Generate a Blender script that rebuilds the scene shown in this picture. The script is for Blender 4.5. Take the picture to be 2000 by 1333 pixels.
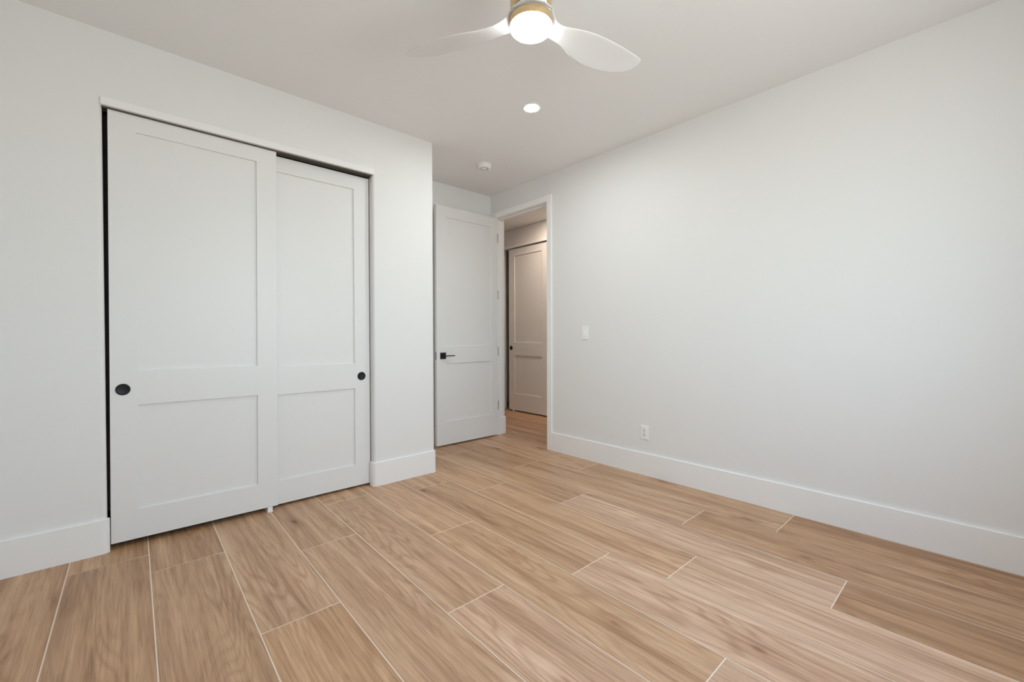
import bpy, bmesh, math, random
from mathutils import Vector, Matrix

random.seed(7)
S = bpy.context.scene
for o in list(bpy.data.objects):
    bpy.data.objects.remove(o, do_unlink=True)
COL = S.collection

# ------------------------------------------------------------------ camera
FPX = 838.25
YAW, PITCH, ROLL = math.radians(41.972), math.radians(-0.662), math.radians(-0.168)
fw = Vector((math.sin(YAW) * math.cos(PITCH), math.cos(YAW) * math.cos(PITCH), math.sin(PITCH)))
rt = Vector((math.cos(YAW), -math.sin(YAW), 0))
up = rt.cross(fw)
r2 = rt * math.cos(ROLL) + up * math.sin(ROLL)
u2 = -rt * math.sin(ROLL) + up * math.cos(ROLL)
cd = bpy.data.cameras.new('camera')
cd.sensor_width = 36.0
cd.lens = FPX / 2000 * 36.0
cd.clip_start = 0.02
cam = bpy.data.objects.new('camera', cd)
COL.objects.link(cam)
m = Matrix((r2, u2, -fw)).transposed().to_4x4()
m.translation = Vector((-3.1388, -3.1052, 1.1363))
cam.matrix_world = m
S.camera = cam

# ------------------------------------------------------------------ view, world, daylight
S.view_settings.view_transform = 'Standard'
S.view_settings.look = 'None'
S.view_settings.gamma = 1.0
S.view_settings.use_curve_mapping = False
S.view_settings.exposure = 0.06
S.cycles.use_denoising = True
S.cycles.max_bounces = 16
S.cycles.diffuse_bounces = 12
S.cycles.sample_clamp_indirect = 4.0

W = bpy.data.worlds.new('world')
S.world = W
W.use_nodes = True
nt = W.node_tree
nt.nodes.clear()
wo = nt.nodes.new('ShaderNodeOutputWorld')
bg = nt.nodes.new('ShaderNodeBackground')
tc = nt.nodes.new('ShaderNodeTexCoord')
sp = nt.nodes.new('ShaderNodeSeparateXYZ')
rp = nt.nodes.new('ShaderNodeValToRGB')
mr = nt.nodes.new('ShaderNodeMapRange')
mr.inputs['From Min'].default_value = -1
mr.inputs['From Max'].default_value = 1
nt.links.new(tc.outputs['Generated'], sp.inputs[0])
nt.links.new(sp.outputs['Z'], mr.inputs['Value'])
nt.links.new(mr.outputs[0], rp.inputs[0])
cr = rp.color_ramp
cr.elements[0].position = 0.0
cr.elements[0].color = (0.62, 0.61, 0.57, 1)
cr.elements[1].position = 1.0
cr.elements[1].color = (0.50, 0.68, 1.0, 1)
e = cr.elements.new(0.47); e.color = (0.70, 0.755, 0.73, 1)
e = cr.elements.new(0.53); e.color = (0.745, 0.945, 1.03, 1)
nt.links.new(rp.outputs[0], bg.inputs[0])
bg.inputs[1].default_value = 11.3
nt.links.new(bg.outputs[0], wo.inputs[0])

WIN = (-2.55, -1.15, 0.98, 2.35)          # window opening in the wall behind the camera: x0 x1 z0 z1
YB, XL, H = -3.72, -3.80, 2.743           # wall behind the camera, wall to the left, ceiling height
pd = bpy.data.lights.new('window_portal', 'AREA')
pd.shape = 'RECTANGLE'
pd.size, pd.size_y = WIN[1] - WIN[0], WIN[3] - WIN[2]
pd.cycles.is_portal = True
po = bpy.data.objects.new('window_portal', pd)
COL.objects.link(po)
po.location = ((WIN[0] + WIN[1]) / 2, YB - 0.13, (WIN[2] + WIN[3]) / 2)
po.rotation_euler = (math.radians(90), 0, 0)     # emits towards +y, into the room

HALL_BEAM = 70.0
FAN_LIGHT, DOWN_LIGHT, HALL_LIGHT = 42.0, 410.0, 90.0


# ------------------------------------------------------------------ materials
def principled(name, col, rough=0.5, metal=0.0, spec=0.5):
    ma = bpy.data.materials.new(name)
    ma.use_nodes = True
    b = ma.node_tree.nodes['Principled BSDF']
    b.inputs['Base Color'].default_value = (*col, 1)
    b.inputs['Roughness'].default_value = rough
    b.inputs['Metallic'].default_value = metal
    b.inputs['Specular IOR Level'].default_value = spec
    return ma


def add_bump(ma, scale, strength, dist=0.001):
    t = ma.node_tree
    b = t.nodes['Principled BSDF']
    c = t.nodes.new('ShaderNodeTexCoord')
    n = t.nodes.new('ShaderNodeTexNoise')
    n.inputs['Scale'].default_value = scale
    n.inputs['Detail'].default_value = 3
    bu = t.nodes.new('ShaderNodeBump')
    bu.inputs['Strength'].default_value = strength
    bu.inputs['Distance'].default_value = dist
    t.links.new(c.outputs['Object'], n.inputs['Vector'])
    t.links.new(n.outputs['Fac'], bu.inputs['Height'])
    t.links.new(bu.outputs[0], b.inputs['Normal'])


def emitter(name, col, strength):
    ma = bpy.data.materials.new(name)
    ma.use_nodes = True
    b = ma.node_tree.nodes['Principled BSDF']
    b.inputs['Base Color'].default_value = (0.9, 0.9, 0.88, 1)
    b.inputs['Emission Color'].default_value = (*col, 1)
    b.inputs['Emission Strength'].default_value = strength
    return ma


M = {}
M['wall'] = principled('wall_paint', (0.80, 0.80, 0.795), 0.6, spec=0.3)
add_bump(M['wall'], 160, 0.12, 0.0006)
M['ceiling'] = principled('ceiling_paint', (0.835, 0.84, 0.845), 0.8, spec=0.2)
add_bump(M['ceiling'], 140, 0.12, 0.0006)
M['trim'] = principled('trim_paint', (0.87, 0.87, 0.865), 0.36, spec=0.4)
M['door'] = principled('door_paint', (0.79, 0.79, 0.785), 0.42, spec=0.4)
M['black'] = principled('black_metal', (0.012, 0.012, 0.014), 0.42, 0.3)
M['brass'] = principled('satin_brass', (0.82, 0.62, 0.34), 0.34, 1.0)
M['steel'] = principled('satin_steel', (0.42, 0.40, 0.38), 0.35, 1.0)
M['track'] = principled('dark_track', (0.10, 0.085, 0.07), 0.5, 0.6)
M['plastic'] = principled('white_plastic', (0.90, 0.90, 0.90), 0.35)
M['grille'] = principled('grey_grille', (0.55, 0.55, 0.55), 0.6)
M['slot'] = principled('socket_slot', (0.06, 0.055, 0.05), 0.6)
M['blade'] = principled('blade_white', (0.77, 0.77, 0.78), 0.35)
M['gap'] = principled('gap_shade_grey', (0.35, 0.33, 0.30), 0.5)  # shade of the fan's narrow gap, put into the colour
M['vinyl'] = principled('window_vinyl', (0.85, 0.85, 0.84), 0.4)
M['grout'] = principled('floor_grout', (0.86, 0.74, 0.62), 0.8, spec=0.2)
M['fan_lamp'] = emitter('fan_lamp_diffuser', (0.945, 0.985, 0.965), FAN_LIGHT)
M['down_lamp'] = emitter('downlight_diffuser', (0.93, 0.985, 0.985), DOWN_LIGHT)
M['hall_lamp'] = emitter('hall_downlight_diffuser', (1.0, 0.82, 0.68), HALL_LIGHT)
gl = bpy.data.materials.new('window_glass')
gl.use_nodes = True
g = gl.node_tree
g.nodes.clear()
go = g.nodes.new('ShaderNodeOutputMaterial')
gm = g.nodes.new('ShaderNodeMixShader')
gt = g.nodes.new('ShaderNodeBsdfTransparent')
gg = g.nodes.new('ShaderNodeBsdfGlossy')
gg.inputs['Roughness'].default_value = 0.02
gm.inputs[0].default_value = 0.06
g.links.new(gt.outputs[0], gm.inputs[1]); g.links.new(gg.outputs[0], gm.inputs[2]); g.links.new(gm.outputs[0], go.inputs[0])
M['glass'] = gl


def plank_material():
    ma = principled('oak_look_plank', (0.5, 0.35, 0.23), 0.40, spec=0.5)
    t = ma.node_tree
    N, L = t.nodes, t.links
    b = N['Principled BSDF']

    def nd(kind, **kw):
        n = N.new(kind)
        for k, v in kw.items():
            setattr(n, k, v)
        return n

    def math_(op, a, c=None):
        n = nd('ShaderNodeMath', operation=op)
        for i, v in enumerate((a, c)):
            if v is None:
                continue
            if isinstance(v, (int, float)):
                n.inputs[i].default_value = v
            else:
                L.new(v, n.inputs[i])
        return n.outputs[0]

    def ramp(fac, stops):
        n = nd('ShaderNodeValToRGB')
        els = n.color_ramp.elements
        els[0].position, els[0].color = stops[0][0], (*stops[0][1], 1)
        els[1].position, els[1].color = stops[-1][0], (*stops[-1][1], 1)
        for p_, c_ in stops[1:-1]:
            els.new(p_).color = (*c_, 1)
        L.new(fac, n.inputs[0])
        return n.outputs[0]

    def mix(kind, fac, a, c):
        n = nd('ShaderNodeMix', data_type='RGBA', blend_type=kind)
        if isinstance(fac, (int, float)):
            n.inputs[0].default_value = fac
        else:
            L.new(fac, n.inputs[0])
        for v, i in ((a, 6), (c, 7)):
            if isinstance(v, tuple):
                n.inputs[i].default_value = (*v, 1)
            else:
                L.new(v, n.inputs[i])
        return n.outputs[2]

    at = nd('ShaderNodeAttribute', attribute_name='plank_tone')
    sc_ = nd('ShaderNodeSeparateColor')
    L.new(at.outputs['Color'], sc_.inputs[0])
    ra, rb, rc = sc_.outputs[0], sc_.outputs[1], sc_.outputs[2]
    co = nd('ShaderNodeTexCoord')
    off = nd('ShaderNodeCombineXYZ')
    L.new(math_('MULTIPLY', ra, 37.0), off.inputs[0])
    L.new(math_('MULTIPLY', rb, 53.0), off.inputs[1])
    L.new(math_('MULTIPLY', rc, 11.0), off.inputs[2])
    add = nd('ShaderNodeVectorMath', operation='ADD')
    L.new(co.outputs['Object'], add.inputs[0]); L.new(off.outputs[0], add.inputs[1])

    def scaled(x, y, z=1.0):
        n = nd('ShaderNodeVectorMath', operation='MULTIPLY')
        L.new(add.outputs[0], n.inputs[0])
        n.inputs[1].default_value = (x, y, z)
        return n.outputs[0]

    def noise(vec, scale, detail=4, rough=0.55, dist=0.0):
        n = nd('ShaderNodeTexNoise')
        L.new(vec, n.inputs['Vector'])
        n.inputs['Scale'].default_value = scale
        n.inputs['Detail'].default_value = detail
        n.inputs['Roughness'].default_value = rough
        n.inputs['Distortion'].default_value = dist
        return n.outputs['Fac']

    # cathedral figure: contour lines of a long, low frequency height field
    field = noise(scaled(4.6, 0.50), 1.0, 2, 0.42, 0.2)
    rings = math_('SINE', math_('MULTIPLY', field, 170.0))
    rings = math_('ADD', math_('MULTIPLY', rings, 0.5), 0.5)
    streak = noise(scaled(15.0, 0.55), 1.0, 5, 0.6, 0.15)
    fine = noise(scaled(190.0, 4.5), 1.0, 3, 0.6)
    pores = noise(scaled(330.0, 9.0), 1.0, 2, 0.5)
    broad = ramp(noise(scaled(3.2, 0.9), 1.0, 2, 0.5), [(0.42, (0.10, 0.10, 0.10)), (0.60, (0.82, 0.82, 0.82))])
    mid = noise(scaled(60.0, 1.6), 1.0, 4, 0.6, 0.2)

    base = ramp(streak, [(0.26, (0.360, 0.205, 0.107)), (0.42, (0.495, 0.300, 0.170)),
                         (0.56, (0.590, 0.378, 0.228)), (0.76, (0.715, 0.497, 0.328))])
    # plank to plank variation: honey, pinkish grey, tan; the extremes also carry painted sheen and shade
    tone = ramp(ra, [(0.0, (0.82, 0.71, 0.55)), (0.35, (0.98, 0.95, 0.90)), (0.65, (1.05, 1.03, 1.03)), (1.0, (1.07, 1.11, 1.27))])
    c = mix('MULTIPLY', 1.0, base, tone)
    val = nd('ShaderNodeHueSaturation')
    L.new(c, val.inputs['Color'])
    L.new(math_('ADD', math_('MULTIPLY', rb, 0.14), 0.93), val.inputs['Value'])
    val.inputs['Saturation'].default_value = 0.96
    c = val.outputs[0]
    c = mix('MULTIPLY', broad, c, ramp(rings, [(0.0, (0.80, 0.74, 0.68)), (0.35, (0.97, 0.96, 0.95)), (0.6, (1.0, 1.0, 1.0)), (1.0, (1.05, 1.045, 1.04))]))
    c = mix('MULTIPLY', 0.8, c, ramp(mid, [(0.34, (0.82, 0.78, 0.74)), (0.52, (1.0, 1.0, 1.0)), (0.72, (1.07, 1.06, 1.05))]))
    c = mix('MULTIPLY', 0.75, c, ramp(fine, [(0.30, (0.76, 0.72, 0.68)), (0.52, (1.0, 1.0, 1.0)), (0.75, (1.10, 1.09, 1.08))]))
    c = mix('MULTIPLY', 0.45, c, ramp(pores, [(0.33, (0.62, 0.55, 0.50)), (0.44, (1.0, 1.0, 1.0)), (1.0, (1.0, 1.0, 1.0))]))
    # dark mineral streaks
    minr = noise(scaled(13.0, 1.0), 1.0, 4, 0.6, 0.5)
    c = mix('MULTIPLY', ramp(minr, [(0.585, (0, 0, 0)), (0.72, (0.9, 0.9, 0.9))]), c, (0.64, 0.54, 0.46))
    # knots
    vo = nd('ShaderNodeTexVoronoi')
    vo.inputs['Scale'].default_value = 1.0
    vo.inputs['Randomness'].default_value = 1.0
    wob = nd('ShaderNodeVectorMath', operation='ADD')
    L.new(scaled(5.2, 2.0), wob.inputs[0])
    ww = nd('ShaderNodeCombineXYZ')
    L.new(math_('MULTIPLY', noise(scaled(22.0, 7.0), 1.0, 2), 0.16), ww.inputs[0])
    L.new(math_('MULTIPLY', noise(scaled(17.0, 9.0), 1.0, 2), 0.16), ww.inputs[1])
    L.new(ww.outputs[0], wob.inputs[1])
    L.new(wob.outputs[0], vo.inputs['Vector'])
    vs = nd('ShaderNodeSeparateColor')
    L.new(vo.outputs['Color'], vs.inputs[0])
    pick = ramp(vs.outputs[0], [(0.50, (0, 0, 0)), (0.53, (1, 1, 1))])
    halo = ramp(vo.outputs['Distance'], [(0.05, (1, 1, 1)), (0.30, (0, 0, 0))])
    core = ramp(vo.outputs['Distance'], [(0.02, (1, 1, 1)), (0.10, (0, 0, 0))])
    c = mix('MULTIPLY', math_('MULTIPLY', math_('MULTIPLY', pick, halo), 0.75), c, (0.70, 0.57, 0.47))
    c = mix('MULTIPLY', math_('MULTIPLY', math_('MULTIPLY', pick, core), 0.95), c, (0.30, 0.21, 0.17))
    L.new(c, b.inputs['Base Color'])
    bu = nd('ShaderNodeBump')
    bu.inputs['Strength'].default_value = 0.18
    bu.inputs['Distance'].default_value = 0.0008
    L.new(fine, bu.inputs['Height'])
    L.new(bu.outputs[0], b.inputs['Normal'])
    return ma


M['plank'] = plank_material()


# ------------------------------------------------------------------ helpers
def obj(name, bm, mats, parent=None, smooth=False, bevel=0.0, seg=2, loc=None, recalc=True):
    if recalc:
        bmesh.ops.recalc_face_normals(bm, faces=bm.faces)
    me = bpy.data.meshes.new(name)
    bm.to_mesh(me)
    bm.free()
    for ma in (mats if isinstance(mats, (list, tuple)) else [mats]):
        me.materials.append(ma)
    o = bpy.data.objects.new(name, me)
    COL.objects.link(o)
    if smooth:
        for p in me.polygons:
            p.use_smooth = True
    if bevel:
        md = o.modifiers.new('bevel', 'BEVEL')
        md.width = bevel
        md.segments = seg
        md.limit_method = 'ANGLE'
        md.angle_limit = math.radians(40)
    if loc:
        o.location = loc
    if parent:
        o.parent = parent
    return o


def tag(o, label=None, cat=None, group=None, kind=None):
    for k, v in (('label', label), ('category', cat), ('group', group), ('kind', kind)):
        if v:
            o[k] = v
    return o


def empty(name, loc):
    o = bpy.data.objects.new(name, None)
    o.empty_display_size = 0.05
    COL.objects.link(o)
    o.location = loc
    return o


def box(bm, x0, x1, y0, y1, z0, z1):
    v = [bm.verts.new(p) for p in ((x0, y0, z0), (x1, y0, z0), (x1, y1, z0), (x0, y1, z0),
                                   (x0, y0, z1), (x1, y0, z1), (x1, y1, z1), (x0, y1, z1))]
    for f in ((3, 2, 1, 0), (4, 5, 6, 7), (0, 1, 5, 4), (1, 2, 6, 5), (2, 3, 7, 6), (3, 0, 4, 7)):
        bm.faces.new([v[i] for i in f])
    return bm


def prism(bm, poly, z0, z1):
    """plan polygon raised from z0 to z1"""
    a = [bm.verts.new((x, y, z0)) for x, y in poly]
    b = [bm.verts.new((x, y, z1)) for x, y in poly]
    n = len(poly)
    bm.faces.new(list(reversed(a)))
    bm.faces.new(b)
    for i in range(n):
        bm.faces.new((a[i], a[(i + 1) % n], b[(i + 1) % n], b[i]))
    return bm


def slab(bm, us, ws, holes, d0, d1, axis='y'):
    """solid board between depths d0..d1 over a grid (us across, ws up) with the listed cells cut out;
    axis 'y': us = x, depth = y;  axis 'x': us = y, depth = x"""
    def P(u, w, d):
        return (u, d, w) if axis == 'y' else (d, u, w)
    va = {}
    def V(i, j, k):
        if (i, j, k) not in va:
            va[(i, j, k)] = bm.verts.new(P(us[i], ws[j], (d0, d1)[k]))
        return va[(i, j, k)]
    nu, nw = len(us) - 1, len(ws) - 1
    solid = lambda i, j: 0 <= i < nu and 0 <= j < nw and (i, j) not in holes
    for i in range(nu):
        for j in range(nw):
            if not solid(i, j):
                continue
            for k in (0, 1):
                bm.faces.new((V(i, j, k), V(i + 1, j, k), V(i + 1, j + 1, k), V(i, j + 1, k)))
            for di, dj, e in ((-1, 0, ((i, j), (i, j + 1))), (1, 0, ((i + 1, j), (i + 1, j + 1))),
                              (0, -1, ((i, j), (i + 1, j))), (0, 1, ((i, j + 1), (i + 1, j + 1)))):
                if not solid(i + di, j + dj):
                    (a, b_), (c, d) = e
                    bm.faces.new((V(a, b_, 0), V(c, d, 0), V(c, d, 1), V(a, b_, 1)))
    bmesh.ops.recalc_face_normals(bm, faces=bm.faces)
    bmesh.ops.dissolve_limit(bm, angle_limit=0.001, verts=bm.verts, edges=bm.edges)
    return bm


def arc(cx, cy, r, a0, a1, n=8):
    return [(cx + r * math.cos(math.radians(a0 + (a1 - a0) * i / n)),
             cy + r * math.sin(math.radians(a0 + (a1 - a0) * i / n))) for i in range(n + 1)]


def run(path, t, h, z0=0.0, top=0.003):
    """board of thickness t swept along a plan path, standing to the right of the travel direction"""
    bm = bmesh.new()
    n = len(path)
    out = []
    for i, (x, y) in enumerate(path):
        a = Vector(path[max(i - 1, 0)]); b = Vector(path[min(i + 1, n - 1)])
        p = Vector((x, y))
        d1 = (p - a).normalized() if i else (b - p).normalized()
        d2 = (b - p).normalized() if i < n - 1 else d1
        n1 = Vector((d1.y, -d1.x)); n2 = Vector((d2.y, -d2.x))
        mdir = (n1 + n2).normalized()
        out.append((mdir, max(mdir.dot(n1), 0.3)))
    rows = []
    for (x, y), (md, k) in zip(path, out):
        pr = []
        for off, z in ((0, z0), (t, z0), (t, z0 + h - top), (t - top, z0 + h), (0, z0 + h)):
            pr.append(bm.verts.new((x + md.x * off / k, y + md.y * off / k, z)))
        rows.append(pr)
    for i in range(n - 1):
        for j in range(5):
            bm.faces.new((rows[i][j], rows[i + 1][j], rows[i + 1][(j + 1) % 5], rows[i][(j + 1) % 5]))
    bm.faces.new(rows[0]); bm.faces.new(list(reversed(rows[-1])))
    return bm


def lathe(bm, prof, n=48, axis='z', c=(0, 0, 0)):
    """prof: (radius, height) list; closed at the axis when radius is 0"""
    rings = []
    for r, h in prof:
        ring = []
        for i in range(1 if r < 1e-6 else n):
            a = 2 * math.pi * i / n
            u, v = r * math.cos(a), r * math.sin(a)
            p = (u, v, h) if axis == 'z' else (u, h, v) if axis == 'y' else (h, u, v)
            ring.append(bm.verts.new((p[0] + c[0], p[1] + c[1], p[2] + c[2])))
        rings.append(ring)
    for A, B in zip(rings, rings[1:]):
        for i in range(n):
            a0, a1 = A[i % len(A)], A[(i + 1) % len(A)]
            b0, b1 = B[i % len(B)], B[(i + 1) % len(B)]
            f = [a0]
            for q in (a1, b1, b0):
                if q not in f:
                    f.append(q)
            if len(f) > 2:
                bm.faces.new(f)
    return bm


def auto_smooth(o, deg=35):
    me = o.data
    for p in me.polygons:
        p.use_smooth = True
    me.set_sharp_from_angle(angle=math.radians(deg))


# ------------------------------------------------------------------ floor: real planks with grout joints between them
def build_floor():
    bm = bmesh.new()
    lay = bm.loops.layers.float_color.new('plank_tone')
    B = [-3.962, -3.660, -3.3585, -3.0585, -2.757, -2.4545, -2.155, -1.851, -1.5555, -1.252, -0.948, -0.645, -0.337,
         0.004, 0.267, 0.569, 0.871, 1.173, 1.475, 1.777]
    ph = [-0.95, -1.35, -0.18, -0.41, -1.255, -0.675, -0.125, -0.988, -0.28, -0.60, -1.168, -0.37, -2.29,
          -0.9, -0.2, -1.3, -0.55, -1.05, -0.3]
    # tone (0 honey tan .. 1 pale pinkish) of the planks, row by row, with mid-floor sheen and near-right dimness painted in
    tone = {1: {-1: .2, 0: .2}, 2: {-1: .24, 0: .2}, 3: {-1: .27, 0: .22}, 4: {0: .60, -1: .18}, 5: {0: .45, -1: .55},
            6: {0: .35, -1: .62, -2: .85}, 7: {0: .45, -1: .36, -2: .85}, 8: {0: .4, -1: .45, -2: .90},
            9: {0: .35, -1: .52, -2: .88}, 10: {0: .4, -1: .90, -2: .12}, 11: {0: .3, -1: .42, -2: .25},
            12: {0: .45, -1: .10}}
    LN, G = 1.505, 0.0046
    sk = 0.009
    def put(x0, x1, y0, y1, z, col, mi):
        f = bm.faces.new([bm.verts.new((x + sk * y, y, z)) for x, y in ((x0, y0), (x1, y0), (x1, y1), (x0, y1))])
        f.material_index = mi
        for l in f.loops:
            l[lay] = col
    for i in range(len(B) - 1):
        k = -3
        y = ph[i] - 3 * LN
        while y < 3.3:
            a, b = max(y, -3.9), min(y + LN, 3.25)
            # k counts planks: the one whose far end is at ph[i] is -1
            if b - a > 0.02:
                rr = random.random()
                tn = tone.get(i, {}).get(k, 0.2 + 0.65 * rr)
                put(B[i] + G / 2, B[i + 1] - G / 2, a + G / 2, b - G / 2, 0.0,
                    (min(1, max(0, tn + random.uniform(-.04, .04))), random.random(), random.random(), 1), 0)
            y += LN
            k += 1
    # grout bed with its own thickness just under the plank faces
    n0 = len(bm.faces)
    box(bm, -4.05, 1.9, -4.0, 3.3, -0.10, -0.0009)
    bm.faces.ensure_lookup_table()
    for f in bm.faces[n0:]:
        f.material_index = 1
        for l in f.loops:
            l[lay] = (0.5, 0.5, 0.5, 1)
    o = obj('floor', bm, [M['plank'], M['grout']], recalc=False)
    # faces up
    for p in o.data.polygons:
        if p.material_index == 0 and p.normal.z < 0:
            p.flip()
    tag(o, 'light oak-look plank tile floor with pale grout joints', 'floor', kind='structure')


build_floor()

# ------------------------------------------------------------------ shell
XC, D = -1.228, 0.748                      # closet corner, depth of the alcove behind it
WT = 0.165                                 # thickness of the wall to the hall
CO = (-3.222, -1.750)                      # closet opening
ZO = 2.35                                  # its height
JY = (-0.150, 0.6685)                      # entry doorway between its jambs
ZD = 2.470                                 # its height
RB = 0.020                                 # bullnose radius

tag(obj('ceiling', box(bmesh.new(), XL - .15, 2.05, YB - .2, 3.25, H, H + .12), M['ceiling']),
    'warm off-white painted ceiling over bedroom and hall', 'ceiling', kind='structure')

# closet front wall: two plan profiles with bullnose corners and the header between them
bm = bmesh.new()
left = [(XL + .0005, 0)] + arc(CO[0] - RB, RB, RB, -90, 0) + arc(CO[0] - RB, .115 - RB, RB, 0, 90) + [(XL + .0005, .115)]
right = arc(CO[1] + RB, RB, RB, 180, 270) + arc(XC - .008, .008, .008, -90, 0, 5) + [(XC, D + .001), (XC - .11, D + .001), (XC - .11, .115)] + arc(CO[1] + RB, .115 - RB, RB, 90, 180)
prism(bm, left, 0, H)
prism(bm, right, 0, H)
box(bm, CO[0] - RB - .02, CO[1] + RB + .02, 0.0004, .1146, ZO, H)
w = obj('wall_closet', bm, M['wall'])
auto_smooth(w, 30)
tag(w, 'off-white closet wall with rounded corners around the opening', 'wall', kind='structure')

tag(obj('wall_far', box(bmesh.new(), XL - .12, 0.02, D, D + .12, 0, H), M['wall']),
    'off-white wall at the back of the alcove behind the open door', 'wall', kind='structure')

# wall on the right, with the doorway; its hall-side corners are bullnosed
bm = bmesh.new()
near = [(0, YB), (0, JY[0] - .02)] + arc(WT - RB, JY[0] - .02 - RB, RB, 90, 0) + [(WT, YB)]
far = [(0, JY[1] + .02)] + [(0, D + .14), (WT, D + .14)] + arc(WT - RB, JY[1] + .02 + RB, RB, 0, -90)
prism(bm, near, 0, H)
prism(bm, far, 0, H)
box(bm, 0.0003, WT - .0003, JY[0] - .06, JY[1] + .06, ZD + .018, H)
w = obj('wall_right', bm, M['wall'])
auto_smooth(w, 30)
tag(w, 'long bare off-white wall on the right with the hall doorway', 'wall', kind='structure')

tag(obj('wall_left', box(bmesh.new(), XL - .12, XL, YB, D, 0, H), M['wall']),
    'off-white wall on the left outside the frame', 'wall', kind='structure')
bm = slab(bmesh.new(), [XL - .12, WIN[0], WIN[1], WT], [0, WIN[2], WIN[3], H], {(1, 1)}, YB - .15, YB)
tag(obj('wall_back', bm, M['wall']), 'off-white window wall behind the camera', 'wall', kind='structure')

# window behind the camera
bm = slab(bmesh.new(), [WIN[0], WIN[0] + .05, (WIN[0] + WIN[1]) / 2 - .025, (WIN[0] + WIN[1]) / 2 + .025, WIN[1] - .05, WIN[1]],
          [WIN[2], WIN[2] + .05, WIN[3] - .05, WIN[3]], {(1, 1), (3, 1)}, YB - .11, YB - .05)
wf = obj('window_1', bm, M['vinyl'], bevel=.003)
tag(wf, 'white sliding window in the wall behind the camera', 'window', kind='structure')
obj('pane', box(bmesh.new(), WIN[0] + .045, WIN[1] - .045, YB - .083, YB - .077, WIN[2] + .045, WIN[3] - .045), M['glass'], wf)
obj('window_sill', box(bmesh.new(), WIN[0] - .03, WIN[1] + .03, YB - .05, YB + .03, WIN[2] - .025, WIN[2] + .001), M['trim'], wf, bevel=.004)

# hall shell
HX = 1.200
HO = (0.965, 1.96, 2.466)                  # hall closet opening y0 y1 top
bm = slab(bmesh.new(), [-1.6, HO[0], HO[1], 3.1], [0, HO[2], H], {(1, 0)}, HX, HX + .11, 'x')
tag(obj('wall_hall', bm, M['wall'], bevel=.012, seg=3), 'hall wall seen through the doorway, around the hall closet', 'wall', kind='structure')
bm = bmesh.new()
box(bm, HX + .70, HX + .78, -.2, 3.1, 0, H)
box(bm, HX + .11, HX + .70, .50, .58, 0, H)
box(bm, HX + .11, HX + .70, 2.40, 2.48, 0, H)
tag(obj('wall_hall_closet', bm, M['wall']), 'dark inside of the hall closet', 'wall', kind='structure')
bm = bmesh.new()
box(bm, WT - .11, WT, D + .14, 3.1, 0, H)
tag(obj('wall_hall_left', bm, M['wall']), 'hall wall continuing past the doorway', 'wall', kind='structure')
bm = bmesh.new()
box(bm, WT - .11, HX + .8, 3.1, 3.2, 0, H)
tag(obj('wall_hall_far', bm, M['wall']), 'far end wall of the hall', 'wall', kind='structure')
bm = bmesh.new()
box(bm, WT, HX + .8, -1.7, -1.6, 0, H)
tag(obj('wall_hall_near', bm, M['wall']), 'near end wall of the hall', 'wall', kind='structure')

# ------------------------------------------------------------------ baseboards
BH, BT = 0.181, 0.015
E1 = (XL, 0)
b = obj('baseboard_left', run([E1] + arc(CO[0] - RB, RB, RB, -90, -28, 7), BT, BH), M['trim'])
auto_smooth(b, 40)
tag(b, 'tall white baseboard left of the closet, rounding into its opening', 'baseboard', kind='structure')
p_ = [(CO[1], .050)] + arc(CO[1] + RB, RB, RB, 180, 270) + arc(XC - .008, .008, .008, -90, 0, 5) + [(XC, D - .016)]
b = obj('baseboard_closet', run(p_, BT, BH), M['trim'])
auto_smooth(b, 40)
tag(b, 'tall white baseboard between the closet and the alcove', 'baseboard', kind='structure')
tag(obj('baseboard_far', run([(XC + .016, D), (-.001, D)], BT, BH), M['trim']),
    'white baseboard behind the open door', 'baseboard', kind='structure')
tag(obj('baseboard_right', run([(0, JY[0] - .0665), (0, YB)], BT, BH), M['trim']),
    'tall white baseboard along the bare right wall', 'baseboard', kind='structure')
q_ = [(.106, JY[1] + .02)] + arc(WT - RB, JY[1] + .02 + RB, RB, -90, 0) + [(WT, 3.09)]
b = obj('baseboard_hall', run(q_, BT, BH + .012), M['trim'])
auto_smooth(b, 40)
tag(b, 'short white baseboard wrapping the wall end beside the hinges', 'baseboard', kind='structure')
tag(obj('baseboard_hall_right', run([(HX, 3.09), (HX, HO[1] + .01)], BT, BH), M['trim']),
    'white baseboard in the hall beyond the hall closet', 'baseboard', kind='structure')
tag(obj('baseboard_back', run([(-.016, YB), (XL, YB)], BT, BH), M['trim']),
    'white baseboard under the window behind the camera', 'baseboard', kind='structure')
tag(obj('baseboard_left_side', run([(XL, YB + .016), (XL, -.016)], BT, BH), M['trim']),
    'white baseboard on the left wall outside the frame', 'baseboard', kind='structure')

# ------------------------------------------------------------------ closet header board and track
tag(obj('trim_1', box(bmesh.new(), CO[0] - .004, CO[1] + .007, -.016, .0003, ZO, ZO + .040), M['trim'], bevel=.002),
    'narrow white header board over the closet doors', 'trim', kind='structure')
bm = bmesh.new()
box(bm, CO[0] + .001, CO[1] - .001, .006, .112, ZO - .004, ZO - .0002)
box(bm, CO[0] + .001, CO[1] - .001, .006, .009, ZO - .009, ZO - .004)
box(bm, CO[0] + .001, CO[1] - .001, .0495, .0525, ZO - .011, ZO - .004)
tag(obj('trim_2', bm, M['track']), 'dark metal sliding track under the closet header', 'track', kind='structure')


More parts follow.
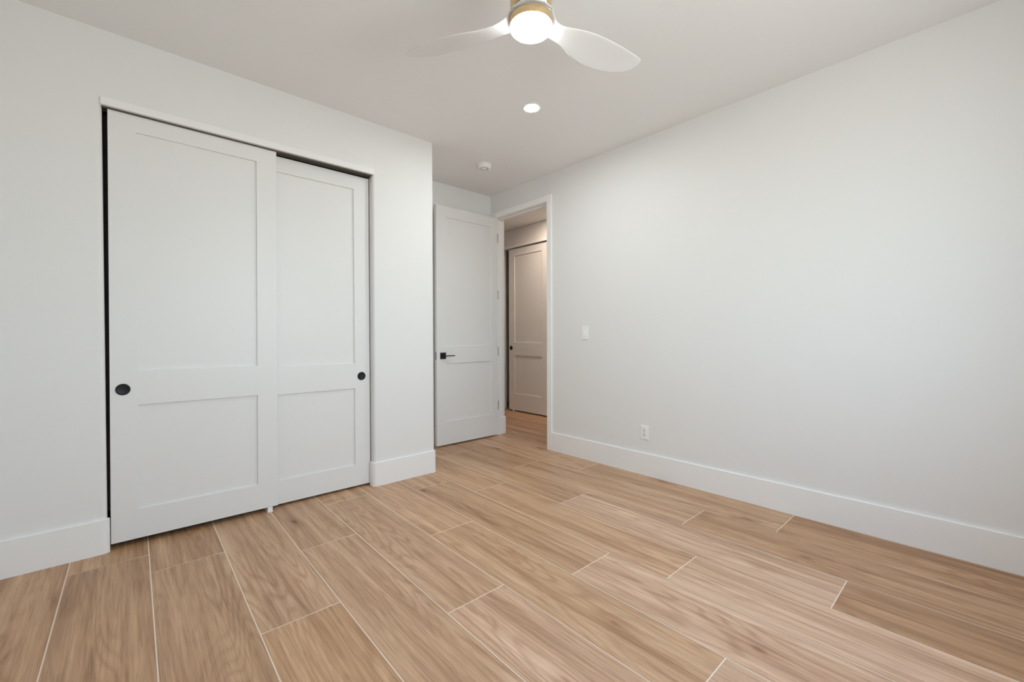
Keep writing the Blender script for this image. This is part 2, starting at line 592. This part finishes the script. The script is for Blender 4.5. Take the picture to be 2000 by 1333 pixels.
# ------------------------------------------------------------------ doors
def panel_door(name, xw, zs, y0, th, mat):
    """xw = (x0, panel x0, panel x1, x1); zs = (bottom, lo0, lo1, up0, up1, top); face towards -y at y0"""
    frame = slab(bmesh.new(), list(xw), list(zs), {(1, 1), (1, 3)}, 0, th)
    root = obj(name, frame, mat, bevel=.0012, loc=(0, y0, 0))
    for a, b_ in ((1, 2), (3, 4)):
        obj('door_panel', box(bmesh.new(), xw[1] - .004, xw[2] + .004, .0115, th - .0085, zs[a] - .004, zs[b_] + .004), mat, root)
    return root


def cup_pull(parent, x, z, y, r, flip=1):
    pr = [(0, -.0008), (r * .66, -.0008), (r * .74, -.0014), (r * .80, -.0036), (r * .94, -.0036), (r, -.0014), (r, .002)]
    o = obj('cup_pull', lathe(bmesh.new(), pr, 40, 'y'), M['black'], parent, loc=(x, y, z))
    auto_smooth(o, 30)
    o['label'] = 'round black recessed pull'
    return o


Z5 = (.020, .181, .753, .942, 2.241, 2.338)
d1 = panel_door('door_1', (-3.209, -3.096, -2.521, -2.407), Z5, .012, .035, M['door'])
tag(d1, 'left white two-panel sliding closet door, in front', 'door', kind='structure')
cup_pull(d1, -3.157, .842, -.0004, .031)
d1.rotation_euler = (0, math.radians(.22), 0)
d2 = panel_door('door_2', (-2.560, -2.446, -1.872, -1.7575), (.017, .176, .749, .937, 2.232, 2.333), .058, .035, M['door'])
tag(d2, 'right white two-panel sliding closet door, behind the left one', 'door', kind='structure')
cup_pull(d2, -1.821, .838, -.0004, .031)

# entry door, open flat in the alcove
d3 = panel_door('door_3', (-.799, -.684, -.083, .012), (.015, .255, .856, 1.032, 2.360, 2.472), .635, .0345, M['door'])
tag(d3, 'white two-panel entry door standing open in the alcove', 'door', kind='structure')
hd = empty('door_handle', (-.727, 0, .936))
hd.parent = d3
hd['label'] = 'black square lever handle'
obj('rosette', box(bmesh.new(), -.033, .033, -.010, .002, -.033, .033), M['black'], hd, bevel=.002)
bm = lathe(bmesh.new(), [(0, -.048), (.010, -.048), (.011, -.046), (.011, -.008)], 24, 'y')
nk = obj('spindle', bm, M['black'], hd)
auto_smooth(nk)
obj('lever', box(bmesh.new(), -.011, .112, -.058, -.046, -.0045, .0055), M['black'], hd, bevel=.002)
bm = bmesh.new()
box(bm, -.8004, -.7985, .005, .0295, .895, .975)
box(bm, -.807, -.8004, .011, .0235, .925, .945)
lt = obj('latch_plate', bm, M['steel'], d3)
lt['label'] = 'steel latch plate on the door edge'
for z in (2.245, 1.605, .965, .35):
    bm = lathe(bmesh.new(), [(0, -.05), (.0055, -.05), (.0055, .05), (0, .05)], 16, 'z', (.0105, -.0035, z))
    h = obj('hinge', bm, M['steel'], d3)
    auto_smooth(h)

# door frame: jambs, stop, casing
bm = bmesh.new()
box(bm, .0, .106, JY[1], JY[1] + .0195, .0, ZD + .018)
box(bm, .0, .106, JY[0] - .0195, JY[0], .0, ZD + .018)
box(bm, .0, .106, JY[0], JY[1], ZD, ZD + .0185)
jm = obj('trim_3', bm, M['trim'], bevel=.0015)
tag(jm, 'white jambs lining the hall doorway', 'door jamb', kind='structure')
bm = bmesh.new()
box(bm, .045, .080, JY[1] - .011, JY[1] + .0005, .0, ZD)
box(bm, .045, .080, JY[0] - .0005, JY[0] + .011, .0, ZD)
box(bm, .045, .080, JY[0] + .011, JY[1] - .011, ZD - .011, ZD + .0005)
obj('door_stop', bm, M['trim'], jm, bevel=.0015)
CW = .064
bm = slab(bmesh.new(), [JY[0] - CW, JY[0] - .004, JY[1] + .004, JY[1] + CW], [0, ZD + .004, ZD + CW], {(1, 0)}, -.018, .0003, 'x')
tag(obj('trim_4', bm, M['trim'], bevel=.0025), 'flat white casing around the hall doorway', 'door casing', kind='structure')

# hall closet door and its header
bm = slab(bmesh.new(), [1.005, 1.119, 1.690, 1.815], [.018, .268, .845, 1.040, 2.342, 2.450], {(1, 1), (1, 3)}, 0, .035, 'x')
d4 = obj('door_4', bm, M['door'], bevel=.0018, loc=(HX + .025, 0, 0))
tag(d4, 'two-panel sliding closet door out in the hall', 'door', kind='structure')
for a, b_ in ((.268, .845), (1.040, 2.342)):
    obj('door_panel', box(bmesh.new(), .0125, .0265, 1.115, 1.694, a - .004, b_ + .004), M['door'], d4)
pr = [(0, -.0008), (.021, -.0008), (.0235, -.0014), (.0255, -.0036), (.030, -.0036), (.032, -.0014), (.032, .002)]
o = obj('cup_pull', lathe(bmesh.new(), pr, 40, 'x'), M['black'], d4, loc=(-.0004, 1.764, .955))
auto_smooth(o, 30)
o['label'] = 'round dark recessed pull'
tag(obj('trim_5', box(bmesh.new(), HX - .011, HX + .0003, HO[0] - .02, HO[1] + .02, HO[2] - .004, HO[2] + .034), M['trim'], bevel=.002),
    'white header board over the hall closet door', 'trim', kind='structure')


# ------------------------------------------------------------------ small floor guides under the sliding doors
def guide(loc, rz, label):
    bm = bmesh.new()
    box(bm, -.016, .016, -.022, .11, 0, .004)
    box(bm, -.014, .014, -.022, -.016, .004, .032)
    o = obj('door_guide', bm, M['plastic'], bevel=.001)
    o.location = loc
    o.rotation_euler = (0, 0, rz)
    return tag(o, label, 'door guide')


guide((-2.455, .020, .0), 0, 'small white floor guide where the two bedroom closet doors overlap')
guide((HX + .042, 1.716, .0), math.radians(-90), 'tiny white floor guide under the hall closet door')

# ------------------------------------------------------------------ ceiling fan
FX, FY = -1.8797, -1.8292
TH = math.radians(-12.46)
fan = empty('ceiling_fan', (FX, FY, H))
tag(fan, 'white three-blade ceiling fan with brass housing and glowing round lamp', 'ceiling fan')
zb = 2.4572 - H                            # blade reference height below the ceiling


def catmull(xs, n):
    out = []
    for i in range(len(xs) - 1):
        p0, p1, p2, p3 = xs[max(i - 1, 0)], xs[i], xs[i + 1], xs[min(i + 2, len(xs) - 1)]
        for k in range(n):
            t = k / n
            out.append(.5 * (2 * p1 + (p2 - p0) * t + (2 * p0 - 5 * p1 + 4 * p2 - p3) * t * t + (3 * p1 - p0 - 3 * p2 + p3) * t ** 3))
    return out + [xs[-1]]


R_ = [.050, .080, .112, .1503, .2171, .2805, .3401, .3958, .4476, .4950, .5380, .5760, .6088, .6355, .6551, .6640]
SC = [.086, .062, .0555, .0574, .0708, .0965, .1136, .1201, .1217, .1184, .1124, .1041, .0920, .0755, .0555, .0405]
ZC = [.000, -.004, -.010, -.0154, -.0200, -.0246, -.0251, -.0226, -.0188, -.0145, -.0087, -.0018, .0060, .0160, .0300, .0440]
SW = [-.086, -.054, -.033, -.0288, -.0349, -.0400, -.0401, -.0354, -.0289, -.0228, -.0137, -.0049, .0048, .0140, .0258, .0385]
ZW = [.000, .000, -.003, -.0040, .0038, .0104, .0141, .0174, .0206, .0227, .0252, .0290, .0333, .0365, .0405, .0445]
rows = list(zip(*[catmull(a, 4) for a in (R_, SC, ZC, SW, ZW)]))
NB = 12


def blade_bm():
    bm = bmesh.new()
    top, bot = [], []
    for i, (r, sc, zc, sw, zw) in enumerate(rows):
        a, b_ = [], []
        for j in range(NB + 1):
            v = j / NB
            c = math.cos(math.pi * v)          # clustered towards the edges
            t = .5 - .5 * c
            s, z = sc + (sw - sc) * t, zc + (zw - zc) * t
            wd = abs(sc - sw)
            half = min(.0052, .25 * wd) * math.sqrt(max(0, 1 - c * c)) ** .7
            cam_ = .04 * wd * (1 - (2 * t - 1) ** 2)
            a.append(bm.verts.new((r, s, z + half + cam_)))
            b_.append(bm.verts.new((r, s, z - half + cam_)) if 0 < j < NB else a[-1])
        top.append(a); bot.append(b_)
    for g_ in (top, bot):
        for i in range(len(g_) - 1):
            for j in range(NB):
                f = []
                for q in (g_[i][j], g_[i][j + 1], g_[i + 1][j + 1], g_[i + 1][j]):
                    if q not in f:
                        f.append(q)
                try:
                    bm.faces.new(f)
                except ValueError:
                    pass
    for i in (0, -1):
        ring = top[i] + [q for q in reversed(bot[i][1:-1])]
        bm.faces.new(ring)
    return bm


first = None
for k in range(3):
    if first is None:
        bl = obj('fan_blade', blade_bm(), M['blade'], fan, smooth=True)
        first = bl
    else:
        bl = first.copy()
        COL.objects.link(bl)
        bl.parent = fan
    bl.location = (0, 0, zb)
    bl.rotation_euler = (0, 0, TH + k * 2 * math.pi / 3)
o = obj('blade_hub', lathe(bmesh.new(), [(0, -.006), (.078, -.006), (.084, -.003), (.086, .002), (.084, .010), (.078, .014), (0, .014)], 64, 'z', (0, 0, zb)), M['blade'], fan)
auto_smooth(o, 40)
o = obj('motor_housing', lathe(bmesh.new(), [(.0, zb + .020), (.080, zb + .020), (.0855, zb + .024), (.0860, zb + .03), (.0860, -.012), (.0885, -.010), (.0885, .0), (0, .0)], 64, 'z'), M['brass'], fan)
auto_smooth(o, 30)
o['label'] = 'satin brass cylinder housing under the ceiling'
o = obj('neck', lathe(bmesh.new(), [(.0, zb + .012), (.074, zb + .012), (.074, zb + .0215), (0, zb + .0215)], 48, 'z'), M['black'], fan)
auto_smooth(o, 30)
LZ = 2.396 - H
o = obj('gap_shade', lathe(bmesh.new(), [(0, zb - .013), (.0855, zb - .013), (.0855, zb - .005), (0, zb - .005)], 64, 'z'), M['gap'], fan)  # grey ring painted in for the shadow gap between hub and lamp ring
auto_smooth(o, 30)
o = obj('lamp_ring', lathe(bmesh.new(), [(0, LZ + .020), (.0870, LZ + .020), (.0878, LZ + .021), (.0878, zb - .0135), (.0868, zb - .0125), (0, zb - .0125)], 64, 'z'), M['brass'], fan)
auto_smooth(o, 30)
o['label'] = 'brass ring above the lamp'
o = obj('lamp_shade', lathe(bmesh.new(), [(0, LZ - .003), (.04, LZ - .0015), (.070, LZ + .001), (.080, LZ + .004), (.0858, LZ + .010), (.0866, LZ + .016), (.0866, LZ + .021), (0, LZ + .021)], 64, 'z'), M['fan_lamp'], fan)
auto_smooth(o, 50)
o['label'] = 'glowing white round lamp'

# ------------------------------------------------------------------ ceiling fixtures
def downlight(x, y, mat, label):
    t = empty('recessed_downlight', (x, y, H))
    tag(t, label, 'recessed light')
    o = obj('trim_ring', lathe(bmesh.new(), [(.050, .0), (.050, -.002), (.054, -.0045), (.062, -.0045), (.0655, -.002), (.0655, .0)], 48, 'z'), M['plastic'], t)
    auto_smooth(o, 40)
    o = obj('lamp', lathe(bmesh.new(), [(0, -.0015), (.051, -.0015), (.051, .0), (0, .0)], 48, 'z'), mat, t)
    auto_smooth(o, 40)
    return t


downlight(-1.000, -.942, M['down_lamp'], 'round recessed ceiling light glowing beyond the fan')
hl = downlight(.70, .47, M['hall_lamp'], 'recessed ceiling light of the hall, hidden beyond the doorway head')
hs = bpy.data.lights.new('hall_lamp_beam', 'SPOT')
hs.energy = HALL_BEAM
hs.color = (1.0, 0.80, 0.64)
hs.spot_size = math.radians(112)
hs.spot_blend = 0.85
hs.shadow_soft_size = 0.045
ho = bpy.data.objects.new('hall_lamp_beam', hs)
COL.objects.link(ho)
ho.parent = hl
ho.location = (0, 0, -.012)
ho.rotation_euler = Vector((.55, .42, -.80)).to_track_quat('-Z', 'Y').to_euler()

sd = empty('smoke_detector', (-.625, .070, H))
tag(sd, 'round white smoke detector on the ceiling near the doorway', 'smoke detector')
o = obj('base_plate', lathe(bmesh.new(), [(.0, -.0), (.068, 0), (.068, -.008), (.064, -.010), (0, -.010)], 48, 'z'), M['plastic'], sd)
auto_smooth(o, 40)
o = obj('cover', lathe(bmesh.new(), [(.0, -.0095), (.060, -.0095), (.0625, -.014), (.0625, -.026), (.057, -.033), (.048, -.036), (0, -.036)], 48, 'z'), M['plastic'], sd)
auto_smooth(o, 40)
o = obj('vent_grille', lathe(bmesh.new(), [(.026, -.0355), (.026, -.0375), (.040, -.0375), (.040, -.0355)], 48, 'z'), M['grille'], sd)
auto_smooth(o, 40)
o = obj('test_button', lathe(bmesh.new(), [(0, -.0405), (.012, -.0405), (.015, -.0385), (.015, -.0355)], 32, 'z'), M['plastic'], sd)
auto_smooth(o, 40)

# ------------------------------------------------------------------ wall plates on the right wall
sw = empty('light_switch', (0, -.622, 1.164))
tag(sw, 'white light switch on the right wall beside the doorway casing', 'light switch')
obj('switch_plate', box(bmesh.new(), -.0065, .0, -.040, .040, -.062, .062), M['plastic'], sw, bevel=.003)
bm = bmesh.new()
box(bm, -.0085, -.006, -.0165, .0165, -.033, .033)
obj('switch_frame', bm, M['plastic'], sw, bevel=.001)
bm = bmesh.new()
vs = [bm.verts.new(p) for p in ((-.008, -.012, -.026), (-.008, .012, -.026), (-.008, .012, .026), (-.008, -.012, .026),
                                (-.0145, -.0115, -.024), (-.0145, .0115, -.024), (-.0092, .0115, .024), (-.0092, -.0115, .024))]
for f in ((0, 1, 2, 3), (4, 5, 6, 7), (0, 1, 5, 4), (1, 2, 6, 5), (2, 3, 7, 6), (3, 0, 4, 7)):
    bm.faces.new([vs[i] for i in f])
obj('rocker', bm, M['plastic'], sw, bevel=.001)

ou = empty('power_outlet', (0, -1.231, .347))
tag(ou, 'white duplex power outlet low on the right wall', 'power outlet')
obj('outlet_plate', box(bmesh.new(), -.0060, .0, -.036, .036, -.0565, .0565), M['plastic'], ou, bevel=.003)
for dz in (.0205, -.0195):
    bm = bmesh.new()
    prof = []
    for a in range(0, 360, 10):
        c_, s_ = math.cos(math.radians(a)), math.sin(math.radians(a))
        prof.append((max(-.0135, min(.0135, .0172 * c_)), max(-.0145, min(.0145, .0172 * s_))))
    fr = [bm.verts.new((-.0085, y, z)) for y, z in prof]
    bk = [bm.verts.new((-.0055, y, z)) for y, z in prof]
    bm.faces.new(fr); bm.faces.new(list(reversed(bk)))
    for i in range(len(prof)):
        j = (i + 1) % len(prof)
        bm.faces.new((fr[i], fr[j], bk[j], bk[i]))
    bmesh.ops.remove_doubles(bm, verts=bm.verts, dist=1e-5)
    rc_ = obj('receptacle', bm, M['plastic'], ou, loc=(0, 0, dz))
    bm = bmesh.new()
    box(bm, -.0092, -.0084, .0040, .0074, .0000, .0105)
    box(bm, -.0092, -.0084, -.0074, -.0040, .0010, .0095)
    box(bm, -.0092, -.0084, -.0032, .0032, -.0105, -.0042)
    s_ = obj('slots', bm, M['slot'], rc_)
bm = lathe(bmesh.new(), [(0, -.0072), (.003, -.0072), (.0034, -.0060), (.0034, -.0055)], 16, 'x')
o = obj('screw', bm, M['steel'], ou)
auto_smooth(o)
